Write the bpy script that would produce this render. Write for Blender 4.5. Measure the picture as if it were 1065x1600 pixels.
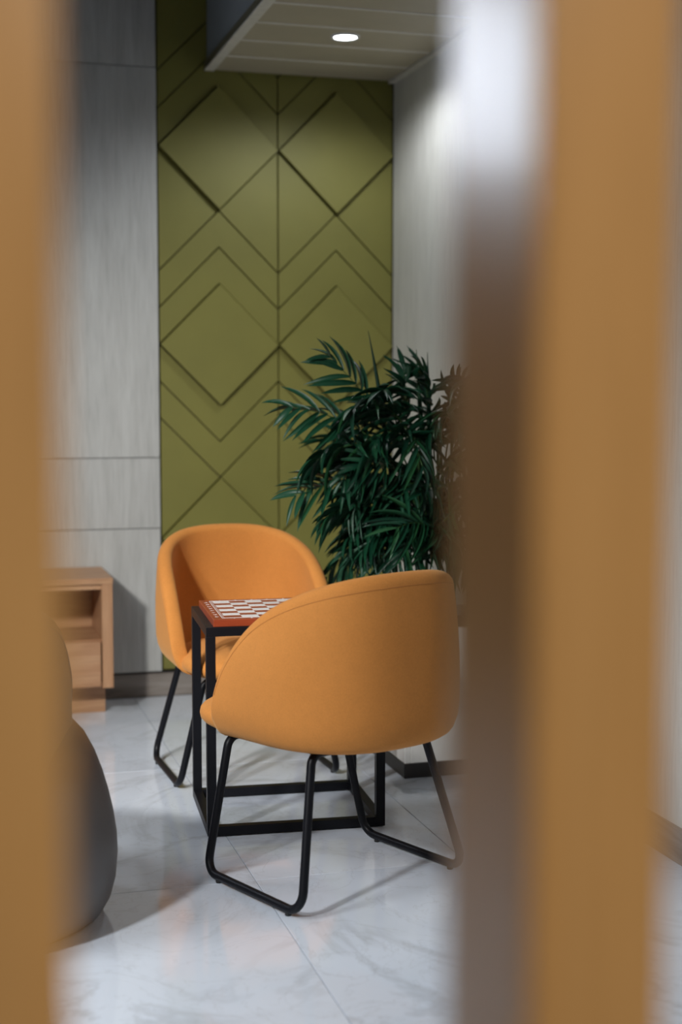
import bpy, bmesh, math, random
from mathutils import Vector, Matrix
random.seed(7)
for o in list(bpy.data.objects): bpy.data.objects.remove(o)
S = bpy.context.scene
C = S.collection
PI = math.pi
R = math.radians

# ------------------------------------------------------------------ camera
cam_d = bpy.data.cameras.new('camera'); cam = bpy.data.objects.new('camera', cam_d); C.objects.link(cam)
cam.location = (0, 0, 1.28)
cam.rotation_euler = (R(90) - math.atan(185/2222), 0, R(-16))
cam_d.sensor_fit = 'AUTO'; cam_d.sensor_width = 36; cam_d.lens = 2222/1600*36
cam_d.clip_start = 0.02; cam_d.clip_end = 60
cam_d.dof.use_dof = True; cam_d.dof.focus_distance = 3.95; cam_d.dof.aperture_fstop = 1.75
S.camera = cam

# ------------------------------------------------------------------ world, view
w = bpy.data.worlds.new('world'); S.world = w; w.use_nodes = True
w.node_tree.nodes['Background'].inputs[0].default_value = (.62, .70, .80, 1)
w.node_tree.nodes['Background'].inputs[1].default_value = .25
vs = S.view_settings
vs.view_transform = 'Standard'; vs.look = 'None'; vs.gamma = 1; vs.use_curve_mapping = False
vs.exposure = 0.0

# added unseen panels that fill floor and walls with light: (x, y, size x, size y, watts, colour)
ZL = 2.56
FILL_PANELS = [(-1.15, 2.9, 1.0, .5, 34, (.90, .95, 1), 'added unseen white fill panel hung left of the grey armchair')]
ADDED_WINDOW_STRENGTH = 26.0  # glow of the added window, set for the slat highlight
SPOT_W = 21
# track spotlights: place, aim, watts, cone, colour, label
TRACKS = [((-1.5, 1.1, 2.6), (.80, 5.6, .46), 660, 38, (1, .97, .93), 'black track spotlight under the dark ceiling aimed at the chairs'),
          ((-1.9, 1.5, 2.6), (.90, 3.45, .35), 390, 46, (.97, .98, 1), 'added unseen track spotlight lighting the near chair and the marble floor'),  # extra head added to brighten the near chair and floor
          ((.75, -1.9, 2.85), (.17, .65, 1.22), 300, 27, (1, .95, .88), 'added unseen track spotlight behind the camera lighting the wooden slats')]  # added to light the slat fronts, out of view

# ------------------------------------------------------------------ helpers
def lin(r, g, b):
    f = lambda c: (c/255/12.92) if c/255 <= .04045 else ((c/255 + .055)/1.055)**2.4
    return (f(r), f(g), f(b), 1)
class NT:
    def __init__(s, name):
        s.m = bpy.data.materials.new(name); s.m.use_nodes = True; s.t = s.m.node_tree
        s.b = s.t.nodes['Principled BSDF']
    def n(s, t, **kw):
        x = s.t.nodes.new(t)
        for k, v in kw.items():
            if k in x.inputs.keys(): x.inputs[k].default_value = v
            else: setattr(x, k, v)
        return x
    def l(s, a, b): s.t.links.new(a, b)
    def coord(s, scale=(1, 1, 1), rnd=0.0):
        tc = s.n('ShaderNodeTexCoord'); mp = s.n('ShaderNodeMapping'); mp.inputs['Scale'].default_value = scale
        s.l(tc.outputs['Object'], mp.inputs['Vector'])
        if rnd:
            oi = s.n('ShaderNodeObjectInfo'); mu = s.n('ShaderNodeMath', operation='MULTIPLY'); mu.inputs[1].default_value = rnd
            s.l(oi.outputs['Random'], mu.inputs[0]); s.l(mu.outputs[0], mp.inputs['Location'])
        return mp.outputs[0]
    def noise(s, vec, scale, detail=4, rough=.5, dist=0):
        x = s.n('ShaderNodeTexNoise'); x.inputs['Scale'].default_value = scale; x.inputs['Detail'].default_value = detail
        x.inputs['Roughness'].default_value = rough; x.inputs['Distortion'].default_value = dist
        s.l(vec, x.inputs['Vector']); return x.outputs['Fac']
    def ramp(s, fac, stops):
        x = s.n('ShaderNodeValToRGB'); e = x.color_ramp.elements
        while len(e) < len(stops): e.new(.5)
        for i, (p, c) in enumerate(stops): e[i].position = p; e[i].color = c
        s.l(fac, x.inputs['Fac']); return x.outputs['Color']
    def mix(s, fac, a, b, mode='MIX'):
        x = s.n('ShaderNodeMix', data_type='RGBA', blend_type=mode)
        if isinstance(fac, (int, float)): x.inputs[0].default_value = fac
        else: s.l(fac, x.inputs[0])
        for i, v in ((6, a), (7, b)):
            if isinstance(v, tuple): x.inputs[i].default_value = v
            else: s.l(v, x.inputs[i])
        return x.outputs[2]
    def bump(s, h, strength=.2, dist=.002):
        x = s.n('ShaderNodeBump'); x.inputs['Strength'].default_value = strength; x.inputs['Distance'].default_value = dist
        s.l(h, x.inputs['Height']); s.l(x.outputs[0], s.b.inputs['Normal'])
    def base(s, c):
        if isinstance(c, tuple): s.b.inputs['Base Color'].default_value = c
        else: s.l(c, s.b.inputs['Base Color'])
    def set(s, **kw):
        for k, v in kw.items(): s.b.inputs[k.replace('_', ' ')].default_value = v
        return s
def simple(name, col, rough=.5, metal=0, var=.06, scale=30, bump=0, **kw):
    m = NT(name); v = m.coord()
    f = m.noise(v, scale, 3)
    a = tuple(min(1, c*(1-var)) for c in col[:3]) + (1,); b = tuple(min(1, c*(1+var)) for c in col[:3]) + (1,)
    m.base(m.ramp(f, [(.3, a), (.7, b)])); m.set(Roughness=rough, Metallic=metal)
    if bump: m.bump(f, bump)
    for k, x in kw.items(): m.b.inputs[k.replace('_', ' ')].default_value = x
    return m.m
def emit(name, col, st):
    m = NT(name); m.base((0.8, .8, .8, 1)); m.b.inputs['Emission Color'].default_value = col; m.b.inputs['Emission Strength'].default_value = st
    return m.m

def grain(name, light, dark, scale, rough=.5, contrast=(.35, .7), rnd=7.0, fine=1.0, knots=None, spec=.5, bump=.05):
    """wood: noise stretched along one axis (the small number in scale is the grain direction)"""
    m = NT(name); v = m.coord(scale, rnd)
    f1 = m.noise(v, 3.0, 6, .62, .6); f2 = m.noise(v, 14*fine, 3, .5, .2)
    col = m.ramp(f1, [(contrast[0], dark), (contrast[1], light)])
    streak = m.ramp(f2, [(.30, (.80, .80, .80, 1)), (.55, (1, 1, 1, 1))])
    col = m.mix(.55, col, streak, 'MULTIPLY')
    if knots:
        for (kx, kz, kr, kc) in knots:
            tc = m.n('ShaderNodeTexCoord'); mp = m.n('ShaderNodeMapping')
            mp.inputs['Location'].default_value = (-kx/kr, 0, -kz/(kr*.8)); mp.inputs['Scale'].default_value = (1/kr, 0, 1/(kr*.8))
            m.l(tc.outputs['Object'], mp.inputs['Vector'])
            ln = m.n('ShaderNodeVectorMath', operation='LENGTH'); m.l(mp.outputs[0], ln.inputs[0])
            k = m.ramp(ln.outputs['Value'], [(.2, (1, 1, 1, 1)), (1.0, (0, 0, 0, 1))])
            col = m.mix(k, col, kc)
    m.base(col); m.set(Roughness=rough); m.b.inputs['Specular IOR Level'].default_value = spec
    m.bump(f2, bump, .001)
    return m.m

def me_from(bm, name, smooth=False):
    bmesh.ops.recalc_face_normals(bm, faces=bm.faces)
    me = bpy.data.meshes.new(name); bm.to_mesh(me); bm.free()
    if smooth:
        for p in me.polygons: p.use_smooth = True
    return me
def link(name, me, mat=None, parent=None, loc=None, rot=None):
    o = bpy.data.objects.new(name, me); C.objects.link(o)
    if mat is not None and me is not None and not me.materials: me.materials.append(mat)
    if parent is not None: o.parent = parent
    if loc is not None: o.location = loc
    if rot is not None: o.rotation_euler = rot
    return o
def box_me(x0, x1, y0, y1, z0, z1, bev=0.0, seg=2, name='box'):
    bm = bmesh.new(); bmesh.ops.create_cube(bm, size=1)
    for v in bm.verts:
        v.co = Vector((x0 + (v.co.x+.5)*(x1-x0), y0 + (v.co.y+.5)*(y1-y0), z0 + (v.co.z+.5)*(z1-z0)))
    if bev: bmesh.ops.bevel(bm, geom=list(bm.edges), offset=bev, segments=seg, affect='EDGES', profile=.6)
    return me_from(bm, name)
def box(name, x0, x1, y0, y1, z0, z1, mat, parent=None, bev=0.0):
    """a box whose own origin lies at its centre bottom"""
    cx, cy = (x0+x1)/2, (y0+y1)/2
    return link(name, box_me(x0-cx, x1-cx, y0-cy, y1-cy, 0, z1-z0, bev, name=name), mat, parent, (cx, cy, z0))
def empty(name, loc=(0, 0, 0), rz=0):
    o = bpy.data.objects.new(name, None); C.objects.link(o); o.location = loc; o.rotation_euler = (0, 0, rz)
    o.empty_display_size = .1; return o
def tag(o, label=None, cat=None, group=None, kind=None):
    if label: o['label'] = label
    if cat: o['category'] = cat
    if group: o['group'] = group
    if kind: o['kind'] = kind
    return o
def prism_me(poly, depth, bev=0.0, name='prism'):
    """polygon in x-z pulled out along -y by depth (front at y=-depth), front edges bevelled"""
    bm = bmesh.new()
    vs_ = [bm.verts.new((x, 0, z)) for x, z in poly]
    f = bm.faces.new(vs_)
    r = bmesh.ops.extrude_face_region(bm, geom=[f])
    nv = [e for e in r['geom'] if isinstance(e, bmesh.types.BMVert)]
    for v in nv: v.co.y = -depth
    if bev:
        ed = [e for e in bm.edges if all(abs(v.co.y+depth) < 1e-6 for v in e.verts)]
        bmesh.ops.bevel(bm, geom=ed, offset=bev, segments=1, affect='EDGES')
    return me_from(bm, name)
def fillet(pts, rads, seg=7):
    out = [Vector(pts[0])]
    for i in range(1, len(pts)-1):
        a, b, c = Vector(pts[i-1]), Vector(pts[i]), Vector(pts[i+1]); r = rads[i-1]
        d1 = (a-b).normalized(); d2 = (c-b).normalized(); ang = d1.angle(d2)
        t = min(r/math.tan(ang/2), (a-b).length*.48, (c-b).length*.48); p1 = b+d1*t; p2 = b+d2*t
        rr = t*math.tan(ang/2); cen = b+(d1+d2).normalized()*(rr/math.sin(ang/2))
        v1 = p1-cen; v2 = p2-cen; tot = v1.angle(v2); ax = v1.cross(v2).normalized()
        for k in range(seg+1): out.append(cen + Matrix.Rotation(tot*k/seg, 3, ax) @ v1)
    out.append(Vector(pts[-1])); return out
def tube_bm(bm, pts, r, n=12, closed=False, radf=None):
    pts = [Vector(p) for p in pts]; N = len(pts); rings = []
    t0 = (pts[1]-pts[0]).normalized(); up = Vector((0, 0, 1)) if abs(t0.z) < .9 else Vector((1, 0, 0))
    u = t0.cross(up).normalized()
    for i, p in enumerate(pts):
        t = ((pts[min(i+1, N-1)]-p).normalized() + (p-pts[max(i-1, 0)]).normalized())
        if t.length < 1e-6: t = t0
        t.normalize(); u = (u - t*u.dot(t)).normalized(); v = t.cross(u)
        rr = r if radf is None else r*radf(i/(N-1))
        rings.append([bm.verts.new(p + (u*math.cos(2*PI*k/n)+v*math.sin(2*PI*k/n))*rr) for k in range(n)])
    for a, b in zip(rings[:-1], rings[1:]):
        for k in range(n): bm.faces.new((a[k], a[(k+1) % n], b[(k+1) % n], b[k]))
    bm.faces.new(rings[0][::-1]); bm.faces.new(rings[-1])
def tube_me(pts, r, n=12, name='tube', radf=None):
    bm = bmesh.new(); tube_bm(bm, pts, r, n, radf=radf); return me_from(bm, name, True)
def lathe_me(prof, n=48, name='lathe', cap=True):
    bm = bmesh.new(); rings = []
    for r, z in prof: rings.append([bm.verts.new((r*math.cos(2*PI*k/n), r*math.sin(2*PI*k/n), z)) for k in range(n)])
    for a, b in zip(rings[:-1], rings[1:]):
        for k in range(n): bm.faces.new((a[k], a[(k+1) % n], b[(k+1) % n], b[k]))
    if cap: bm.faces.new(rings[0][::-1]); bm.faces.new(rings[-1])
    return me_from(bm, name, True)
def copy_tree(o, parent=None):
    c = o.copy(); C.objects.link(c); c.parent = parent
    for ch in list(o.children): copy_tree(ch, c)
    return c

# ------------------------------------------------------------------ materials
def marble():
    m = NT('marble'); v = m.coord((1, 1, 1), 11.0)
    wv = m.noise(v, 1.3, 5, .6, 1.6)
    vein = m.ramp(wv, [(.455, (1, 1, 1, 1)), (.497, (.80, .795, .79, 1)), (.505, (.78, .77, .76, 1)), (.545, (1, 1, 1, 1))])
    wv2 = m.noise(v, 3.1, 6, .6, 2.2)
    vein2 = m.ramp(wv2, [(.485, (1, 1, 1, 1)), (.5, (.80, .79, .78, 1)), (.515, (1, 1, 1, 1))])
    cl = m.noise(v, .9, 3, .5)
    body = m.ramp(cl, [(.3, (.635, .70, .79, 1)), (.7, (.72, .775, .85, 1))])
    msk = m.ramp(m.noise(v, 1.1, 2, .5), [(.38, (0, 0, 0, 1)), (.62, (1, 1, 1, 1))])
    c = m.mix(msk, body, m.mix(1.0, body, vein, 'MULTIPLY'))
    c = m.mix(.5, c, vein2, 'MULTIPLY')
    m.base(c); m.set(Roughness=.07); m.b.inputs['Specular IOR Level'].default_value = .6
    return m.m
M = {}
M['marble'] = marble()
M['grout'] = simple('grout', lin(120, 118, 115), .8)
M['palewood'] = grain('pale_wood_laminate', (.52, .53, .515, 1), (.42, .425, .41, 1), (7, 7, .55), .42, (.3, .66), fine=1.2)
M['palewall'] = grain('pale_wall_laminate', (.60, .60, .57, 1), (.54, .54, .51, 1), (6, 6, .5), .5, (.3, .7), bump=.02)
M['olive'] = simple('olive_lacquer', (.185, .175, .037, 1), .58, var=.05, scale=5)
M['oliveback'] = simple('olive_backing', (.05, .042, .012, 1), .7)
M['base'] = grain('skirting_stone', lin(152, 145, 138), lin(112, 103, 96), (.8, .8, 7), .35, knots=[(.74, .055, .022, lin(70, 62, 58))])
M['oak'] = grain('oak_horizontal', lin(192, 152, 116), lin(168, 124, 90), (.7, 6, 8), .45)
M['oakv'] = grain('oak_vertical', lin(192, 150, 114), lin(164, 120, 86), (8, 8, .7), .45)
M['slat'] = grain('slat_wood', lin(188, 144, 90), lin(174, 128, 74), (9, 9, .6), .30, (.25, .75), spec=.3, bump=.01)
M['slat'].node_tree.nodes['Principled BSDF'].inputs['Coat Weight'].default_value = .1
M['slat'].node_tree.nodes['Principled BSDF'].inputs['Coat Roughness'].default_value = .15
M['unseenpanel'] = grain('unseen_dark_panel', lin(92, 66, 44), lin(66, 44, 28), (7, 7, .55), .5)  # unseen part of the back wall, made dark to cut slat reflection and bounce
M['dark'] = simple('dark_ceiling_paint', (.035, .035, .04, 1), .8)
M['plain'] = simple('plain_wall_paint', (.13, .11, .09, 1), .7)
M['soffit'] = simple('soffit_plank', (.40, .355, .26, 1), .5, var=.04, scale=6)
M['soffitface'] = simple('soffit_side_paint', (.22, .245, .265, 1), .6, var=.03)
M['trim'] = simple('trim_aluminium', (.60, .58, .52, 1), .45)
M['trimdark'] = simple('trim_bronze', (.13, .12, .07, 1), .4, metal=.3)
M['black'] = simple('black_powder_coat', (.006, .0065, .009, 1), .42, bump=.02, scale=300, Specular_IOR_Level=.2)
M['blackedge'] = simple('black_plinth', (.012, .010, .009, 1), .45)
M['white'] = simple('planter_white', (.58, .57, .54, 1), .45, var=.03)
M['soil'] = simple('soil', (.02, .014, .01, 1), .95, var=.5, scale=60, bump=.6)
def fabric(name, a, b):
    m = NT(name); v = m.coord()
    f = m.noise(v, 260, 2, .6); g = m.noise(v, 4, 3, .5); h = m.noise(v, 45, 3, .6)
    c = m.ramp(g, [(.25, a), (.75, b)])
    c = m.mix(.35, c, m.ramp(f, [(.3, (.72, .72, .72, 1)), (.65, (1, 1, 1, 1))]), 'MULTIPLY')
    c = m.mix(.25, c, m.ramp(h, [(.35, (.86, .86, .86, 1)), (.6, (1, 1, 1, 1))]), 'MULTIPLY')
    m.base(c); m.set(Roughness=.85); m.b.inputs['Sheen Weight'].default_value = .18; m.b.inputs['Sheen Roughness'].default_value = .5
    m.b.inputs['Sheen Tint'].default_value = (1, .75, .4, 1); m.b.inputs['Specular IOR Level'].default_value = .2
    m.bump(f, .25, .0008)
    return m.m
M['orange'] = fabric('orange_fabric', (.56, .218, .047, 1), (.62, .246, .056, 1))
M['seam'] = simple('orange_seam', (.46, .18, .04, 1), .9)
def leather(name, c):
    m = NT(name); v = m.coord(); vo = m.n('ShaderNodeTexVoronoi'); vo.inputs['Scale'].default_value = 260; m.l(v, vo.inputs['Vector'])
    m.base(m.ramp(m.noise(v, 6, 3), [(.3, tuple(x*.9 for x in c[:3])+(1,)), (.7, c)])); m.set(Roughness=.42); m.bump(vo.outputs['Distance'], .12, .001)
    return m.m
M['greyleather'] = leather('grey_leather', (.125, .118, .115, 1))
M['taupe'] = leather('taupe_leather', (.24, .185, .13, 1))
M['boardwood'] = grain('chess_red_wood', lin(154, 70, 40), lin(134, 54, 28), (1.2, 12, 6), .35)
M['print'] = simple('white_print', (.72, .70, .67, 1), .5, var=.02)
def leafmat():
    m = NT('palm_leaf'); oi = m.n('ShaderNodeObjectInfo')
    c = m.ramp(oi.outputs['Random'], [(0, (.003, .026, .014, 1)), (.6, (.006, .048, .023, 1)), (1, (.016, .075, .026, 1))])
    v = m.coord(); c = m.mix(.4, c, m.ramp(m.noise(v, 9, 3), [(.3, (.6, .6, .6, 1)), (.7, (1, 1, 1, 1))]), 'MULTIPLY')
    m.base(c); m.set(Roughness=.42); m.b.inputs['Specular IOR Level'].default_value = .3
    m.b.inputs['Transmission Weight'].default_value = 0
    return m.m
M['leaf'] = leafmat()
M['stem'] = simple('palm_stem', (.035, .085, .022, 1), .45, var=.3, scale=12)
M['node'] = simple('palm_stem_ring', (.16, .13, .05, 1), .6)
M['rubber'] = simple('rubber', (.01, .01, .01, 1), .7)

# ------------------------------------------------------------------ room shell
YB = 5.945; XR = 1.940; XL = -3.2; YF = -2.6; ZC = 3.1
XG0 = .918; WC = .511; ZS = 2.612; XS = 1.112
def struct(o): o['kind'] = 'structure'; return o
floor = struct(box('floor', XL, XR, YF, YB, -.10, -.004, M['grout']))
TW = .587; jx = .792 - 7*TW; jy = 3.58 - 6*1.174
tiles = {}
for i in range(9):
    for j in range(10):
        x0, x1 = max(jx+i*TW, XL), min(jx+(i+1)*TW, XR); y0, y1 = max(jy+j*1.174, YF), min(jy+(j+1)*1.174, YB)
        if x1-x0 < .02 or y1-y0 < .02: continue
        g = .0011; k = (round(x1-x0, 4), round(y1-y0, 4))
        if k not in tiles:
            tiles[k] = box_me(-k[0]/2+g, k[0]/2-g, -k[1]/2+g, k[1]/2-g, 0, .012, .0007, 1, 'floor_tile'); tiles[k].materials.append(M['marble'])
        t = link('floor_tile', tiles[k], None, floor, ((x0+x1)/2 - floor.location.x, (y0+y1)/2 - floor.location.y, -.012 - floor.location.z))
struct(box('ceiling', XL, XR, YF, YB, ZC, ZC+.1, M['dark']))
struct(box('wall_left', XL-.12, XL, YF, YB, -.1, ZC+.1, M['plain']))
struct(box('wall_front', XL-.12, XR+.12, YF-.12, YF, -.1, ZC+.1, M['plain']))
struct(box('wall_right', XR, XR+.12, YF, YB, -.1, ZC+.1, M['palewall']))
wb = struct(box('wall_back', XL-.12, XR+.12, YB+.024, YB+.15, -.1, ZC+.1, M['oliveback']))
def on_wall(name, me, mat, y=YB+.024):
    return link(name, me, mat, wb, (-wb.location.x, y - wb.location.y, -wb.location.z))
# --- olive relief panels, two columns
HH = WC/2; BAND = .152; GAP = .0026
def inset(poly, d):
    n = len(poly); out = []
    area = sum(poly[i][0]*poly[(i+1) % n][1]-poly[(i+1) % n][0]*poly[i][1] for i in range(n)); sg = 1 if area > 0 else -1
    for i in range(n):
        p0, p1, p2 = Vector(poly[i-1]), Vector(poly[i]), Vector(poly[(i+1) % n])
        e1 = (p1-p0).normalized(); e2 = (p2-p1).normalized()
        n1 = Vector((-e1.y, e1.x))*sg; n2 = Vector((-e2.y, e2.x))*sg; b = n1+n2
        if b.length < 1e-4: out.append(tuple(p1)); continue
        b.normalize(); out.append(tuple(p1 + b*min(d/max(b.dot(n1), .3), d*3.2)))
    return out
cD2 = 1.485; top2 = cD2+HH; iv2 = top2+BAND; iv1 = iv2+BAND; cD1 = iv1+HH; topD1 = cD1+HH
ivA = topD1+BAND; ivB = ivA+BAND; cD0 = ivB+HH
v1 = cD2-HH-BAND; v2 = v1-BAND; cD3 = v2-HH
T0, TD = .016, .040
ZB = .108
for col in range(2):
    x0 = XG0+col*WC; xm = x0+HH; x1 = x0+WC
    dia = lambda c: [(x0, c), (xm, c-HH), (x1, c), (xm, c+HH)]
    chev = lambda a, b: [(x0, b-HH), (xm, b), (x1, b-HH), (x1, a-HH), (xm, a), (x0, a-HH)]       # between inverted Vs with apex b < a
    vee = lambda a, b: [(x0, b+HH), (xm, b), (x1, b+HH), (x1, a+HH), (xm, a), (x0, a+HH)]        # between Vs with tips b < a
    P = [('diamond_panel', dia(c), TD) for c in (cD1, cD2, cD3)]
    P += [('diamond_panel', [(x0, cD0), (xm, cD0-HH), (x1, cD0), (x1, ZC), (x0, ZC)], TD)]
    P += [('chevron_panel', chev(ivB, ivA), T0), ('chevron_panel', chev(ivA, topD1), T0), ('chevron_panel', chev(iv1, iv2), T0), ('chevron_panel', chev(iv2, top2), T0),
          ('chevron_panel', vee(cD2-HH, v1), T0), ('chevron_panel', vee(v1, v2), T0)]
    for (up, dn) in ((cD0, cD1+2*BAND+0), (cD1, cD2+2*BAND)):
        tip = up-HH
        P += [('triangle_panel', [(x0, up), (x0, tip-HH), (xm, tip)], T0), ('triangle_panel', [(x1, up), (xm, tip), (x1, tip-HH)], T0)]
    P += [('triangle_panel', [(x0, v2+HH), (x0, cD3), (xm, v2)], T0), ('triangle_panel', [(x1, v2+HH), (xm, v2), (x1, cD3)], T0)]
    P += [('triangle_panel', [(x0, cD3), (x0, ZB), (xm, ZB), (xm, cD3-HH)], T0), ('triangle_panel', [(x1, cD3), (xm, cD3-HH), (xm, ZB), (x1, ZB)], T0)]
    for nm, poly, d in P:
        on_wall(nm, prism_me(inset(poly, GAP), d, .0012, nm), M['olive'])
# --- pale wood wall panels left of the olive ones
xs = [XG0-.004, XG0-1.2, -1.47, -2.20, XL]
zs = [.106, .716, 1.013, ZS, ZC]
for a, b in zip(xs[1:], xs[:-1]):
    for c, d in zip(zs[:-1], zs[1:]):
        if b < -1.4 and a > -2.3:
            if c > 2.3: continue
            if d > 2.3: d = 2.22
        cx = (a+b)/2
        o = link('wood_panel', box_me(a-cx+.0016, b-cx-.0016, -.034, 0, .0016, d-c-.0016, .0012, 1, 'wood_panel'), M['palewood'] if b > 0 else M['unseenpanel'], wb,
                 (cx - wb.location.x, YB+.024 - wb.location.y, c - wb.location.z))
win = struct(empty('added_window', (-1.835, YB+.02, 2.23)))  # unseen bright window, added so the slat side shows a highlight
for nm, a in (('added_window_frame', (-.36, .36, -.05, .0, 0, .05)), ('added_window_frame', (-.36, .36, -.05, 0, .80, .85)), ('added_window_frame', (-.36, -.31, -.05, 0, .05, .80)), ('added_window_frame', (.31, .36, -.05, 0, .05, .80)), ('added_window_mullion', (-.02, .02, -.045, 0, .05, .80))):
    link(nm, box_me(*a, .003), M['trim'], win)
for a in ((-.31, -.02), (.02, .31)):
    link('pane', box_me(a[0], a[1], -.02, -.005, .05, .80), emit('added_glow_pane', (.80, .88, 1, 1), ADDED_WINDOW_STRENGTH), win)
# baseboards
bb = struct(box('baseboard_back', XL, XR, YB-.012, YB+.022, 0, .098, M['base'], bev=.002))
struct(box('trim_1', XL, XR, YB-.004, YB+.022, .0985, .106, M['blackedge']))
struct(box('baseboard_right', XR-.012, XR, YF, YB-.014, 0, .098, M['base'], bev=.002))
# --- lowered ceiling on the right
sof = struct(box('ceiling_lowered', XS+.012, XR, YF, YB-.018, ZS+.03, ZC, M['soffitface']))
struct(box('trim_2', XS, XS+.012, YF, YB-.018, ZS+.004, ZS+.032, M['trimdark']))
struct(box('trim_3', XS, XS+.040, YF, YB-.018, ZS-.004, ZS+.004, M['trim'], bev=.0015))
struct(box('trim_4', XR-.030, XR, YF, YB-.018, ZS-.010, ZS+.006, M['trim'], bev=.0015))
PW = .268; y = YB-.02; k = 0
pm = box_me(-(XR-XS-.075)/2, (XR-XS-.075)/2, -PW/2+.003, PW/2-.003, 0, .02, .005, 2, 'ceiling_plank'); pm.materials.append(M['soffit'])
while y-PW > YF:
    link('ceiling_plank', pm, None, sof, ((XS+.042+XR-.033)/2 - sof.location.x, y-PW/2 - sof.location.y, ZS - sof.location.z)); y -= PW
lm = box_me(-(XR-XS-.075)/2, (XR-XS-.075)/2, -.009, .009, 0, .012, .002, 1, 'ceiling_joint_strip'); lm.materials.append(M['trim'])
y = YB-.02-PW
while y > YF+.1:
    link('ceiling_joint_strip', lm, None, sof, ((XS+.042+XR-.033)/2 - sof.location.x, y - sof.location.y, ZS-.003 - sof.location.z)); y -= PW

# ------------------------------------------------------------------ lamps
M['lampwhite'] = simple('lamp_white_metal', (.7, .7, .7, 1), .4)
lens = emit('downlight_lens', (.93, .97, 1, 1), 14)
for i, (x, y, lab) in enumerate([(1.517, 5.232, 'round recessed downlight glowing in the lowered ceiling before the olive wall'),
                                 (1.517, 1.45, 'added unseen downlight in the lowered ceiling nearest the slatted divider')]):  # this second downlight is out of view, added to light the room
    d = tag(empty('downlight', (x, y, ZS)), lab, 'downlight', 'downlights in the lowered ceiling')
    prof = [(.043, .0), (.043, -.004), (.046, -.007), (.054, -.006), (.056, -.002), (.056, 0)]
    link('trim_ring', lathe_me(prof, 40, 'trim_ring', False), M['lampwhite'], d)
    link('lens', lathe_me([(.0425, -.001), (.0425, -.004), (.03, -.005), (.002, -.0055)], 40, 'lens'), lens, d)
    L = bpy.data.lights.new('downlight_light', 'SPOT'); L.energy = SPOT_W if i == 0 else 12; L.color = (.95, .97, 1); L.spot_size = R(166); L.spot_blend = .5; L.shadow_soft_size = .04
    lo = bpy.data.objects.new('downlight_light', L); C.objects.link(lo); lo.parent = d; lo.location = (0, 0, -.05)
diff = emit('fill_panel_diffuser', (1, .97, .93, 1), 4)
for x, y, sx, sy, W, colr, lab in FILL_PANELS:
    p = tag(empty('fill_panel', (x, y, ZL)), lab, 'ceiling lamp', 'added fill panels')
    link('housing', box_me(-sx/2-.02, sx/2+.02, -sy/2-.02, sy/2+.02, .012, .05, .004), M['lampwhite'], p)
    link('diffuser', box_me(-sx/2, sx/2, -sy/2, sy/2, .004, .0125), diff, p)
    for a in (-1, 1):
        for b in (-1, 1): link('suspension_wire', tube_me([(a*sx*.42, b*sy*.4, .05), (a*sx*.42, b*sy*.4, ZC-ZL)], .0015, 6), M['black'], p)
    L = bpy.data.lights.new('fill_light', 'AREA'); L.shape = 'RECTANGLE'; L.size = sx; L.size_y = sy; L.energy = W; L.color = colr
    lo = bpy.data.objects.new('fill_light', L); C.objects.link(lo); lo.parent = p; lo.location = (0, 0, 0)

sl = emit('spot_lens', (1, .97, .92, 1), 6)
for pos, at_, W, cone, colr, lab in TRACKS:
    tk = tag(empty('track_spotlight', pos), lab, 'spotlight', 'track spotlights')
    aim = (Vector(at_)-Vector(pos)).normalized(); q_ = aim.to_track_quat('-Z', 'Y')
    link('head', lathe_me([(.045, .02), (.062, .02), (.066, .03), (.066, .16), (.05, .19), (.02, .20)], 32, 'head', False), M['black'], tk, (0, 0, 0), q_.to_euler())
    link('lens', lathe_me([(.06, .035), (.003, .034)], 32, 'lens'), sl, tk, (0, 0, 0), q_.to_euler())
    link('bracket', tube_me([-aim*.12, -aim*.12+Vector((0, 0, .12)), (-aim.x*.12, -aim.y*.12, ZC-pos[2])], .011, 10), M['black'], tk)
    L = bpy.data.lights.new('track_light', 'SPOT'); L.energy = W; L.color = colr; L.spot_size = R(cone); L.spot_blend = .9; L.shadow_soft_size = .14
    lo = bpy.data.objects.new('track_light', L); C.objects.link(lo); lo.parent = tk; lo.rotation_euler = q_.to_euler()

# ------------------------------------------------------------------ slatted divider in front of the camera
SY0, SY1 = .60, .712; SW = .072; PIT = .284; SX = .264
dv = tag(empty('slatted_divider', (SX, (SY0+SY1)/2, 0)), 'tall brown wooden slat divider framing the view', 'room divider')
sm = box_me(0, SW, -(SY1-SY0)/2, (SY1-SY0)/2, .045, 2.95, .0035, 3, 'slat'); sm.materials.append(M['slat'])
for k in range(-3, 6):
    if SX+k*PIT+SW > XR-.03: break
    link('slat', sm, None, dv, (k*PIT, 0, 0))
link('bottom_rail', box_me(-3*PIT-.03, 5*PIT+SW+.03, -.065, .065, 0, .045, .003), M['slat'], dv)
link('top_rail', box_me(-3*PIT-.03, 2*PIT+SW+.03, -.065, .065, 2.95, 3.0, .003), M['slat'], dv)

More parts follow.
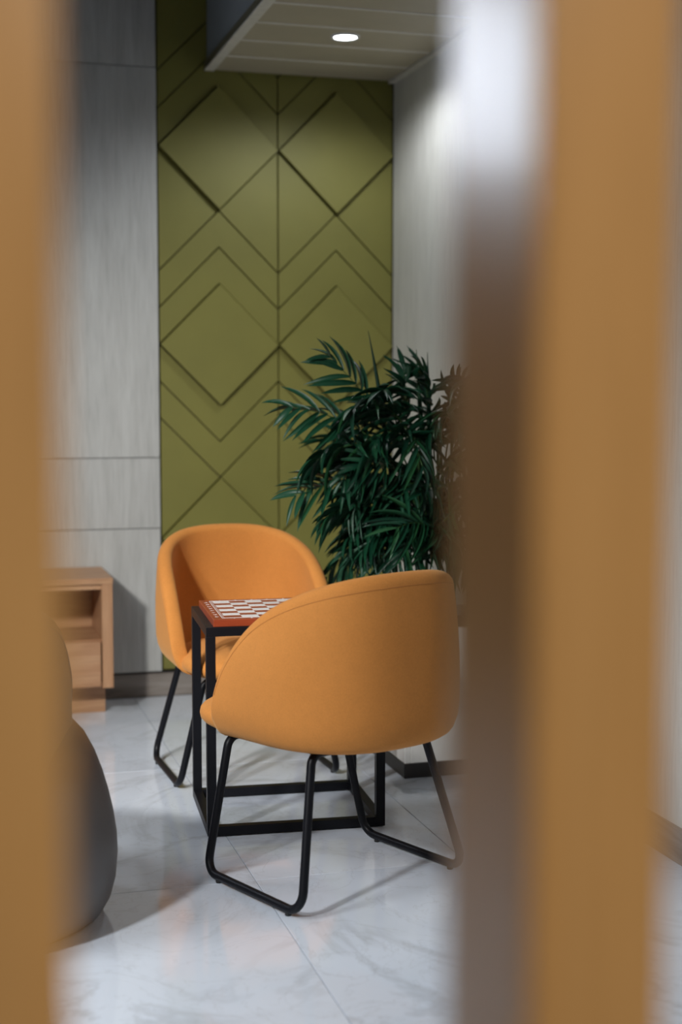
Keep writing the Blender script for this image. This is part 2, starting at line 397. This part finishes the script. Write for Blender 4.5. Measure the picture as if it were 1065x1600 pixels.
# ------------------------------------------------------------------ orange tub chairs
def shell_me(a=.250, b=.276, L=.180, top=.832, zb=.394, T=.025, n_=2.5, name='shell', flare=-.008, rec=-.008, pe=1.62, qe=1.90, tuck=.037, inn=.004, belly=.017, low=.022, crown=.02):
    half = []
    for k in range(61):
        t = k/60*PI/2; half.append((a*math.sin(t)**(2/n_) if t > 0 else 0, b*math.cos(t)**(2/n_) if k < 60 else 0))
    for k in range(1, 31):
        u = k/30; half.append((a-inn*u*u, -L*u))
    pl = [(-x, y) for x, y in half[:0:-1]] + half
    ln = [0]
    for p, q in zip(pl[:-1], pl[1:]): ln.append(ln[-1]+math.hypot(q[0]-p[0], q[1]-p[1]))
    N = 97; st = []; j = 0
    for i in range(N):
        u = i/(N-1); u = .5-.5*math.cos(PI*u)*1 if False else u
        # denser near the two ends
        u = u + .045*math.sin(2*PI*u)*-1
        s = max(0, min(1, u))*ln[-1]
        while j < len(ln)-2 and ln[j+1] < s: j += 1
        f = (s-ln[j])/max(1e-9, ln[j+1]-ln[j]); st.append((pl[j][0]+(pl[j+1][0]-pl[j][0])*f, pl[j][1]+(pl[j+1][1]-pl[j][1])*f))
    bm = bmesh.new(); rings = []; seamp = []
    ymax = b; span = b+L
    for i, (x, y) in enumerate(st):
        p, q = st[max(0, i-2)], st[min(N-1, i+2)]; tx, ty = q[0]-p[0], q[1]-p[1]; l = math.hypot(tx, ty); nx, ny = -ty/l, tx/l
        if nx*x+ny*(y+.02) < 0: nx, ny = -nx, -ny
        s = min(1, max(0, (ymax-y)/span)); pr = max(0, 1-s**pe)**(1/qe)
        zt = zb-.01+(top-crown*(abs(x)/a)**2-zb+.01)*pr; zlo = zb - low*(1-pr)
        hh = max((zt-zlo)/2, .002); Ti = min(T, hh*.98)
        if i in (0, N-1): Ti = .002; hh = .002
        zm = (zt+zlo)/2; z0, z1 = zm-hh+Ti, zm+hh-Ti
        def off(z):
            q_ = (z-.47)/.34
            o = -tuck*((.47-z)/.104)**2 if z < .47 else flare*q_
            o += belly*(1-((z-.6)/.25)**2)
            return o + (rec*max(0, ny)*q_ if z > .47 else 0)
        loop = []
        for k in range(13): loop.append((Ti, z0+(z1-z0)*k/12))
        for k in range(1, 8): t = PI*k/8; loop.append((Ti*math.cos(t), z1+Ti*math.sin(t)))
        for k in range(13): loop.append((-Ti, z1+(z0-z1)*k/12))
        for k in range(1, 6): t = PI+PI*k/6; loop.append((Ti*math.cos(t), z0+Ti*math.sin(t)))
        rings.append([bm.verts.new((x+nx*(off(z)+d), y+ny*(off(z)+d), z)) for d, z in loop])
        if 3 < i < N-4:
            z = z1-.006; seamp.append((x+nx*(off(z)+Ti), y+ny*(off(z)+Ti), z))
    K = len(rings[0])
    for r0, r1 in zip(rings[:-1], rings[1:]):
        for k in range(K): bm.faces.new((r0[k], r0[(k+1) % K], r1[(k+1) % K], r1[k]))
    bm.faces.new(rings[0]); bm.faces.new(rings[-1])
    return me_from(bm, name, True), seamp
def cushion_me(A, B, cy, zc, h, n1=3.0, n2=2.6, dome=.008, name='seat', nu=64, nv=20):
    bm = bmesh.new(); rings = []
    sp = lambda v, e: math.copysign(abs(v)**e, v)
    for i in range(1, nv):
        t = -PI/2+PI*i/nv; r = abs(math.cos(t))**(2/n2); z = zc+h*sp(math.sin(t), 2/n2) + (dome*(1-r) if t > 0 else 0)
        rings.append([bm.verts.new((A*r*sp(math.cos(2*PI*k/nu), 2/n1), cy+B*r*sp(math.sin(2*PI*k/nu), 2/n1), z)) for k in range(nu)])
    for a, b in zip(rings[:-1], rings[1:]):
        for k in range(nu): bm.faces.new((a[k], a[(k+1) % nu], b[(k+1) % nu], b[k]))
    bm.faces.new(rings[0][::-1]); bm.faces.new(rings[-1])
    return me_from(bm, name, True)
def make_chair():
    t = empty('tub_chair')
    sh, seamp = shell_me()
    s = link('backrest_shell', sh, M['orange'], t, (0, .002, 0))
    link('seam', tube_me(seamp, .0009, 6, 'seam'), M['seam'], s)
    link('seat', cushion_me(.254, .250, -.134, .416, .052), M['orange'], t)
    r = .0112; zt = .352
    for sx in (-1, 1):
        pts = [(sx*.02, -.215, .362), (sx*.190, -.215, .362), (sx*.270, -.205, r+.005), (sx*.270, .205, r+.005), (sx*.185, .135, .382), (sx*.02, .135, .382)]
        link('sled_leg', tube_me(fillet(pts, [.035, .045, .045, .035]), r, 14, 'sled_leg'), M['black'], t)
        for yy in (-.15, .15):
            link('glide', lathe_me([(.008, .0005), (.0085, .003), (.008, .008)], 12, 'glide'), M['rubber'], t, (sx*.270, yy, 0))
    for yy, zt in ((-.215, .362), (.135, .382)):
        link('cross_bar', tube_me([(-.03, yy, zt), (.03, yy, zt)], r*1.02, 14, 'cross_bar'), M['black'], t)
    return t
chair = make_chair()
tag(chair, 'orange fabric tub chair facing the camera in front of the olive wall', 'chair', 'orange tub chairs at the chess table')
chair.scale = (1, 1, .985); chair.location = (1.001, 4.694, .0); chair.rotation_euler = (0, 0, R(2.8))
near = copy_tree(chair); near.scale = (1.01, 1.01, 1.012); near.location = (1.006, 3.556, 0); near.rotation_euler = (0, 0, R(203))
tag(near, 'near orange fabric tub chair seen from behind with black sled legs', 'chair')

# ------------------------------------------------------------------ table and chess board
tb = tag(empty('side_table', (1.016, 4.160, 0), R(-4.3)), 'black square-tube metal side table carrying the chess board', 'table')
A_, B_, q = .2635, .212, .027; ZT = .614
for sx in (-1, 1):
    for sy in (-1, 1):
        link('leg', box_me(-q/2, q/2, -q/2, q/2, q, ZT-q, .0015), M['black'], tb, (sx*(A_-q/2), sy*(B_-q/2), 0))
        link('foot_pad', lathe_me([(.009, -.0005), (.009, .004)], 12), M['rubber'], tb, (sx*(A_-.02), sy*(B_-.02), 0))
for z, nm in ((.0035, 'bottom_rail'), (ZT-q, 'top_rail')):
    for s in (-1, 1):
        link(nm, box_me(-A_, A_, -q/2, q/2, 0, q, .0015), M['black'], tb, (0, s*(B_-q/2), z))
        link(nm, box_me(-q/2, q/2, -B_+q, B_-q, 0, q, .0015), M['black'], tb, (s*(A_-q/2), 0, z))
link('top_panel', box_me(-A_+q, A_-q, -B_+q, B_-q, ZT-.012, ZT-.001, 0), M['black'], tb)
BX, BY, BT = .476, .392, .021
bd = empty('chess_board', (0, 0, 0), R(-4.3)); tag(bd, 'red-brown wooden chess board with white printed squares on the black table', 'chess board')
ca, sa = math.cos(R(-4.3)), math.sin(R(-4.3)); ox, oy = -A_+.022+BX/2, -B_+.006+BY/2
bd.location = (1.016+ca*ox-sa*oy, 4.160+sa*ox+ca*oy, ZT)
link('board', box_me(-BX/2, BX/2, -BY/2, BY/2, 0, BT, .0015), M['boardwood'], bd)
fx, fy = .050, .0405
sqm = box_me(-fx/2, fx/2, -fy/2, fy/2, 0, .0004, 0, 1, 'white_square'); sqm.materials.append(M['print'])
for i in range(8):
    for j in range(8):
        if (i+j) % 2 == 1: link('white_square', sqm, None, bd, ((i-3.5)*fx, (j-3.5)*fy, BT))
for dd, wd in ((.004, .0012), (.009, .0022)):
    X, Y = 4*fx+dd, 4*fy+dd
    for s in (-1, 1):
        link('border_line', box_me(-X, X, s*Y-wd/2, s*Y+wd/2, BT, BT+.0004), M['print'], bd)
        link('border_line', box_me(s*X-wd/2, s*X+wd/2, -Y, Y, BT, BT+.0004), M['print'], bd)
def text_me(ch, size):
    cu = bpy.data.curves.new('glyph', 'FONT'); cu.body = ch; cu.size = size; cu.align_x = 'CENTER'; cu.align_y = 'CENTER'; cu.extrude = .0002; cu.resolution_u = 3
    o = bpy.data.objects.new('glyph', cu); C.objects.link(o); bpy.context.view_layer.update()
    me = bpy.data.meshes.new_from_object(o.evaluated_get(bpy.context.evaluated_depsgraph_get()))
    bpy.data.objects.remove(o); me.materials.clear(); me.materials.append(M['print']); return me
for i in range(8):
    ma = text_me('ABCDEFGH'[i], .016); mb = text_me('12345678'[i], .015)
    for s in (-1, 1):
        link('printed_letter', ma, None, bd, (s*(4*fx+.021), (3.5-i)*fy, BT+.0002), (0, 0, R(90)*-s))
        link('printed_number', mb, None, bd, ((i-3.5)*fx, s*(4*fy+.0175), BT+.0002), (0, 0, 0 if s < 0 else PI))

# ------------------------------------------------------------------ oak cabinet
cx0, cx1, cy0, cy1, ct = .06, .662, 5.545, 5.925, .563
cb = tag(empty('cabinet', ((cx0+cx1)/2, (cy0+cy1)/2, 0)), 'low oak cabinet with open niche and drawer against the pale wall', 'cabinet')
def cbx(nm, x0, x1, y0, y1, z0, z1, mat, par=cb, bev=.0015):
    base = Vector((cb.location.x, cb.location.y, 0))
    return link(nm, box_me(x0-base.x, x1-base.x, y0-base.y, y1-base.y, z0, z1, bev, 1, nm), mat, par)
cbx('top', cx0-.002, cx1+.002, cy0-.002, cy1, ct-.024, ct, M['oak'])
cbx('side_panel', cx1-.042, cx1, cy0, cy1, .128, ct-.024, M['oakv'])
cbx('side_panel', cx0, cx0+.042, cy0, cy1, .128, ct-.024, M['oakv'])
cbx('bottom_panel', cx0+.042, cx1-.042, cy0+.02, cy1, .128, .150, M['oak'])
cbx('back_panel', cx0+.042, cx1-.042, cy1-.012, cy1, .150, ct-.024, M['oak'])
cbx('niche_shelf', cx0+.042, cx1-.042, cy0+.03, cy1-.012, .300, .318, M['oak'])
cbx('top_rail', cx0+.042, cx1-.042, cy0+.012, cy0+.032, ct-.046, ct-.024, M['oak'])
dr = cbx('drawer', cx0+.046, cx1-.048, cy0+.004, cy0+.024, .134, .312, M['oak'])
cbx('drawer_box', cx0+.06, cx1-.06, cy0+.024, cy1-.04, .155, .28, M['oak'], dr)
cbx('plinth', cx0+.016, cx1-.016, cy0+.155, cy1, .0, .128, M['oak'])

# ------------------------------------------------------------------ grey armchair at the left
ac = tag(empty('armchair', (.066, 3.51, 0), R(-16)), 'rounded grey leather armchair cut off by the left slat', 'armchair')
prof = [(.05, .012), (.29, .012), (.322, .022), (.338, .05), (.350, .095), (.355, .15), (.353, .20), (.346, .25), (.335, .30), (.321, .35), (.303, .40), (.280, .445), (.250, .480), (.205, .505), (.13, .518), (.04, .52)]
link('seat_body', lathe_me(prof, 72, 'seat_body'), M['greyleather'], ac)
link('base_ring', lathe_me([(.26, 0), (.285, 0), (.285, .014), (.26, .014)], 48, 'base_ring'), M['rubber'], ac)
sh, seamp = shell_me(a=.216, b=.335, L=.10, top=.805, zb=.045, T=.035, n_=2.4, name='backrest', flare=.0, rec=0.0, pe=3.2, qe=2.6, tuck=0.0, inn=.045, belly=0, low=0, crown=0)
bk = link('backrest', sh, M['taupe'], ac, (0, 0, 0), (0, 0, PI))
link('seam', tube_me(seamp, .002, 6, 'seam'), M['greyleather'], bk)

# ------------------------------------------------------------------ planter and palm
px0, px1, py0, py1 = 1.486, 1.918, 4.413, 4.93
pl = tag(empty('planter', ((px0+px1)/2, (py0+py1)/2, 0)), 'white square-edged planter box on a black plinth below the palm', 'planter')
def pbx(nm, x0, x1, y0, y1, z0, z1, mat, bev=.002):
    return link(nm, box_me(x0-pl.location.x, x1-pl.location.x, y0-pl.location.y, y1-pl.location.y, z0, z1, bev, 1, nm), mat, pl)
pbx('plinth', px0-.002, px1, py0-.002, py1, 0, .05, M['blackedge'])
PZ = .50; tw = .022
pbx('side_panel', px0, px0+tw, py0, py1, .05, PZ, M['white']); pbx('side_panel', px1-tw, px1, py0, py1, .05, PZ, M['white'])
pbx('front_panel', px0+tw, px1-tw, py0, py0+tw, .05, PZ, M['white']); pbx('back_panel', px0+tw, px1-tw, py1-tw, py1, .05, PZ, M['white'])
pbx('soil', px0+tw, px1-tw, py0+tw, py1-tw, PZ-.1, PZ-.04, M['soil'])

palm = tag(empty('potted_palm', (1.68, 4.66, PZ-.045)), 'dark green feathery palm growing from the white planter', 'palm')
PB = Vector(palm.location)
def leaflet_mesh(droop, name='leaflet'):
    """unit blade along +x, folded along the midrib, tip bent down"""
    bm = bmesh.new(); n = 6; rows = []
    for i in range(n+1):
        u = i/n; wd = .5*(math.sin(PI*min(1, u*.92+.08))**.75)*(1 if u < .98 else .15)
        z = -droop*u*u; rows.append([bm.verts.new((u, -wd, z+.18*wd)), bm.verts.new((u, 0, z)), bm.verts.new((u, wd, z+.18*wd))])
    for a, b in zip(rows[:-1], rows[1:]):
        bm.faces.new((a[0], b[0], b[1], a[1])); bm.faces.new((a[1], b[1], b[2], a[2]))
    me = bpy.data.meshes.new(name); bm.to_mesh(me); bm.free()
    for p in me.polygons: p.use_smooth = True
    me.materials.append(M['leaf']); return me
LM = [leaflet_mesh(d) for d in (.12, .3, .5)]
def bez(p0, p1, p2, t): return p0*(1-t)**2 + p1*2*t*(1-t) + p2*t*t
leaf_specs = []   # (score, frond index, matrix, mesh)
fronds = []
def frond(S_, M_, E_, n=11, ll=.17, wd=.021, start=.3, roll=None):
    roll = R(random.uniform(-60, 60)) if roll is None else R(roll)
    S_, M_, E_ = Vector(S_), Vector(M_), Vector(E_)
    pts = [bez(S_, M_, E_, k/18) for k in range(19)]
    fi = len(fronds)
    fo = link('frond', tube_me([p-PB for p in pts], .0034, 6, 'frond', radf=lambda u: 1-.72*u), M['stem'], palm); fronds.append(fo)
    for k in range(n):
        t = start+(1-start)*(k/(n-1))**.95
        p = bez(S_, M_, E_, min(t, .995)); d = (bez(S_, M_, E_, min(1, t+.02))-bez(S_, M_, E_, t-.02)).normalized()
        side = d.cross(Vector((0, 0, 1)));
        if side.length < .1: side = Vector((1, 0, 0))
        side.normalize(); up = side.cross(d).normalized()
        side, up = side*math.cos(roll)+up*math.sin(roll), up*math.cos(roll)-side*math.sin(roll)
        for s in (-1, 1):
            ang = R(58-30*(t-start)/(1-start)+random.uniform(-9, 9))
            dirv = (d*math.cos(ang)+side*s*math.sin(ang)+up*random.uniform(-.12, .16)-Vector((0, 0, random.uniform(.05, .35)))).normalized()
            l = ll*(.55+.75*math.sin(PI*min(1, .12+.80*(t-start)/(1-start))))*random.uniform(.85, 1.12)
            w_ = wd*.84*random.uniform(.8, 1.15)
            zax = (up+Vector((random.uniform(-.4, .4), random.uniform(-.4, .4), random.uniform(-.2, .3)))); zax = (zax-dirv*zax.dot(dirv)).normalized(); yax = zax.cross(dirv)
            if (p+dirv*l).x > XR-.02: continue
            mt = Matrix(((dirv.x*l, yax.x*w_, zax.x*l, p.x), (dirv.y*l, yax.y*w_, zax.y*l, p.y), (dirv.z*l, yax.z*w_, zax.z*l, p.z), (0, 0, 0, 1)))
            leaf_specs.append((fi, mt, random.choice(LM), p.copy(), l))
canes = [(1.60, 4.58, 1.05), (1.66, 4.70, 1.12), (1.72, 4.60, 1.18), (1.76, 4.74, 1.1), (1.55, 4.68, .95), (1.70, 4.52, 1.0), (1.80, 4.64, 1.05), (1.62, 4.78, 1.0), (1.68, 4.62, 1.22)]
for (x, y, h) in canes:
    lx, ly = random.uniform(-.04, .02), random.uniform(-.03, .03)
    pts = [Vector((x+lx*(k/8)**2, y+ly*(k/8)**2, PZ-.06+(h-PZ+.06)*k/8))-PB for k in range(9)]
    st = link('cane', tube_me(pts, .0075, 8, 'cane', radf=lambda u: 1-.35*u), M['stem'], palm)
    for k in (2, 4, 6): link('cane_ring', lathe_me([(.0082, -.004), (.0088, 0), (.0082, .004)], 8), M['node'], st, pts[k])
# the fronds one can tell apart in the photograph
frond((1.56, 4.60, 1.02), (1.47, 4.58, 1.22), (1.27, 4.56, 1.40), 9, .12, .024, .5, 62)
frond((1.56, 4.60, .98), (1.42, 4.58, 1.20), (1.135, 4.55, 1.235), 10, .13, .024, .45, 50)
frond((1.58, 4.58, .95), (1.40, 4.52, 1.20), (1.20, 4.48, 1.06), 10, .16, .026, .4)
frond((1.56, 4.60, .85), (1.40, 4.55, 1.05), (1.135, 4.50, .945), 10, .13, .022, .4, 45)
frond((1.56, 4.58, .78), (1.42, 4.52, .98), (1.24, 4.50, .87), 10, .13, .02, .4)
frond((1.56, 4.58, .72), (1.45, 4.52, .86), (1.37, 4.50, .76), 9, .12, .02, .35)
frond((1.60, 4.62, 1.0), (1.52, 4.60, 1.25), (1.53, 4.56, 1.36), 9, .10, .026, .45, 75)
frond((1.66, 4.62, 1.05), (1.64, 4.60, 1.25), (1.60, 4.58, 1.35), 10, .13, .02, .4)
frond((1.70, 4.62, 1.05), (1.72, 4.60, 1.25), (1.74, 4.55, 1.32), 10, .14, .02, .35)
frond((1.62, 4.58, .98), (1.52, 4.50, 1.22), (1.40, 4.44, 1.12), 11, .16, .024, .35)
for k in range(56):
    az = R(random.choice([random.uniform(140, 320), random.uniform(60, 300)])); h0 = random.uniform(.62, 1.12)
    cxy = random.choice(canes); s0 = Vector((cxy[0], cxy[1], h0)); ln_ = random.uniform(.24, .42)
    dx, dy = math.cos(az)*ln_, math.sin(az)*ln_*.8
    e = s0+Vector((dx, dy, random.uniform(-.06, .2))); e.x = min(e.x, XR-.05); e.x = max(e.x, 1.34) if h0 < .9 else e.x; m_ = s0+Vector((dx*.4, dy*.4, random.uniform(.14, .28)))
    frond(s0, m_, e, random.randint(8, 10), random.uniform(.11, .16), random.uniform(.016, .022), .3)
for (a, b, c) in [((1.50, 4.60, .95), (1.47, 4.60, 1.23), (1.414, 4.60, 1.49)), ((1.62, 4.60, 1.0), (1.60, 4.60, 1.2), (1.585, 4.6, 1.43)), ((1.64, 4.60, 1.0), (1.63, 4.60, 1.2), (1.625, 4.6, 1.42))]:
    link('spear_leaf', tube_me([bez(Vector(a), Vector(b), Vector(c), k/12)-PB for k in range(13)], .0085, 6, 'spear_leaf', radf=lambda u: .55+.5*math.sin(PI*min(1, u*1.05))-.45*u*u*u), M['leaf'], palm)
leaf_specs.sort(key=lambda s: s[3].y - s[4]*.6 + .25*max(0, s[3].x-1.66))
for fi, mt, me, p, l in leaf_specs[:290]:
    o = link('leaflet', me, None, fronds[fi]); o.matrix_parent_inverse = Matrix.Identity(4); o.matrix_local = Matrix.Translation(-PB) @ mt
bm = bmesh.new()
for fi, mt, me, p, l in leaf_specs[290:]:
    b2 = bmesh.new(); b2.from_mesh(me); b2.transform(Matrix.Translation(-PB) @ mt); tmp = bpy.data.meshes.new('t'); b2.to_mesh(tmp); b2.free(); bm.from_mesh(tmp); bpy.data.meshes.remove(tmp)
lm_ = bpy.data.meshes.new('rear_leaflets'); bm.to_mesh(lm_); bm.free()
for p_ in lm_.polygons: p_.use_smooth = True
tag(link('rear_leaflets', lm_, M['leaf'], palm), kind='stuff')
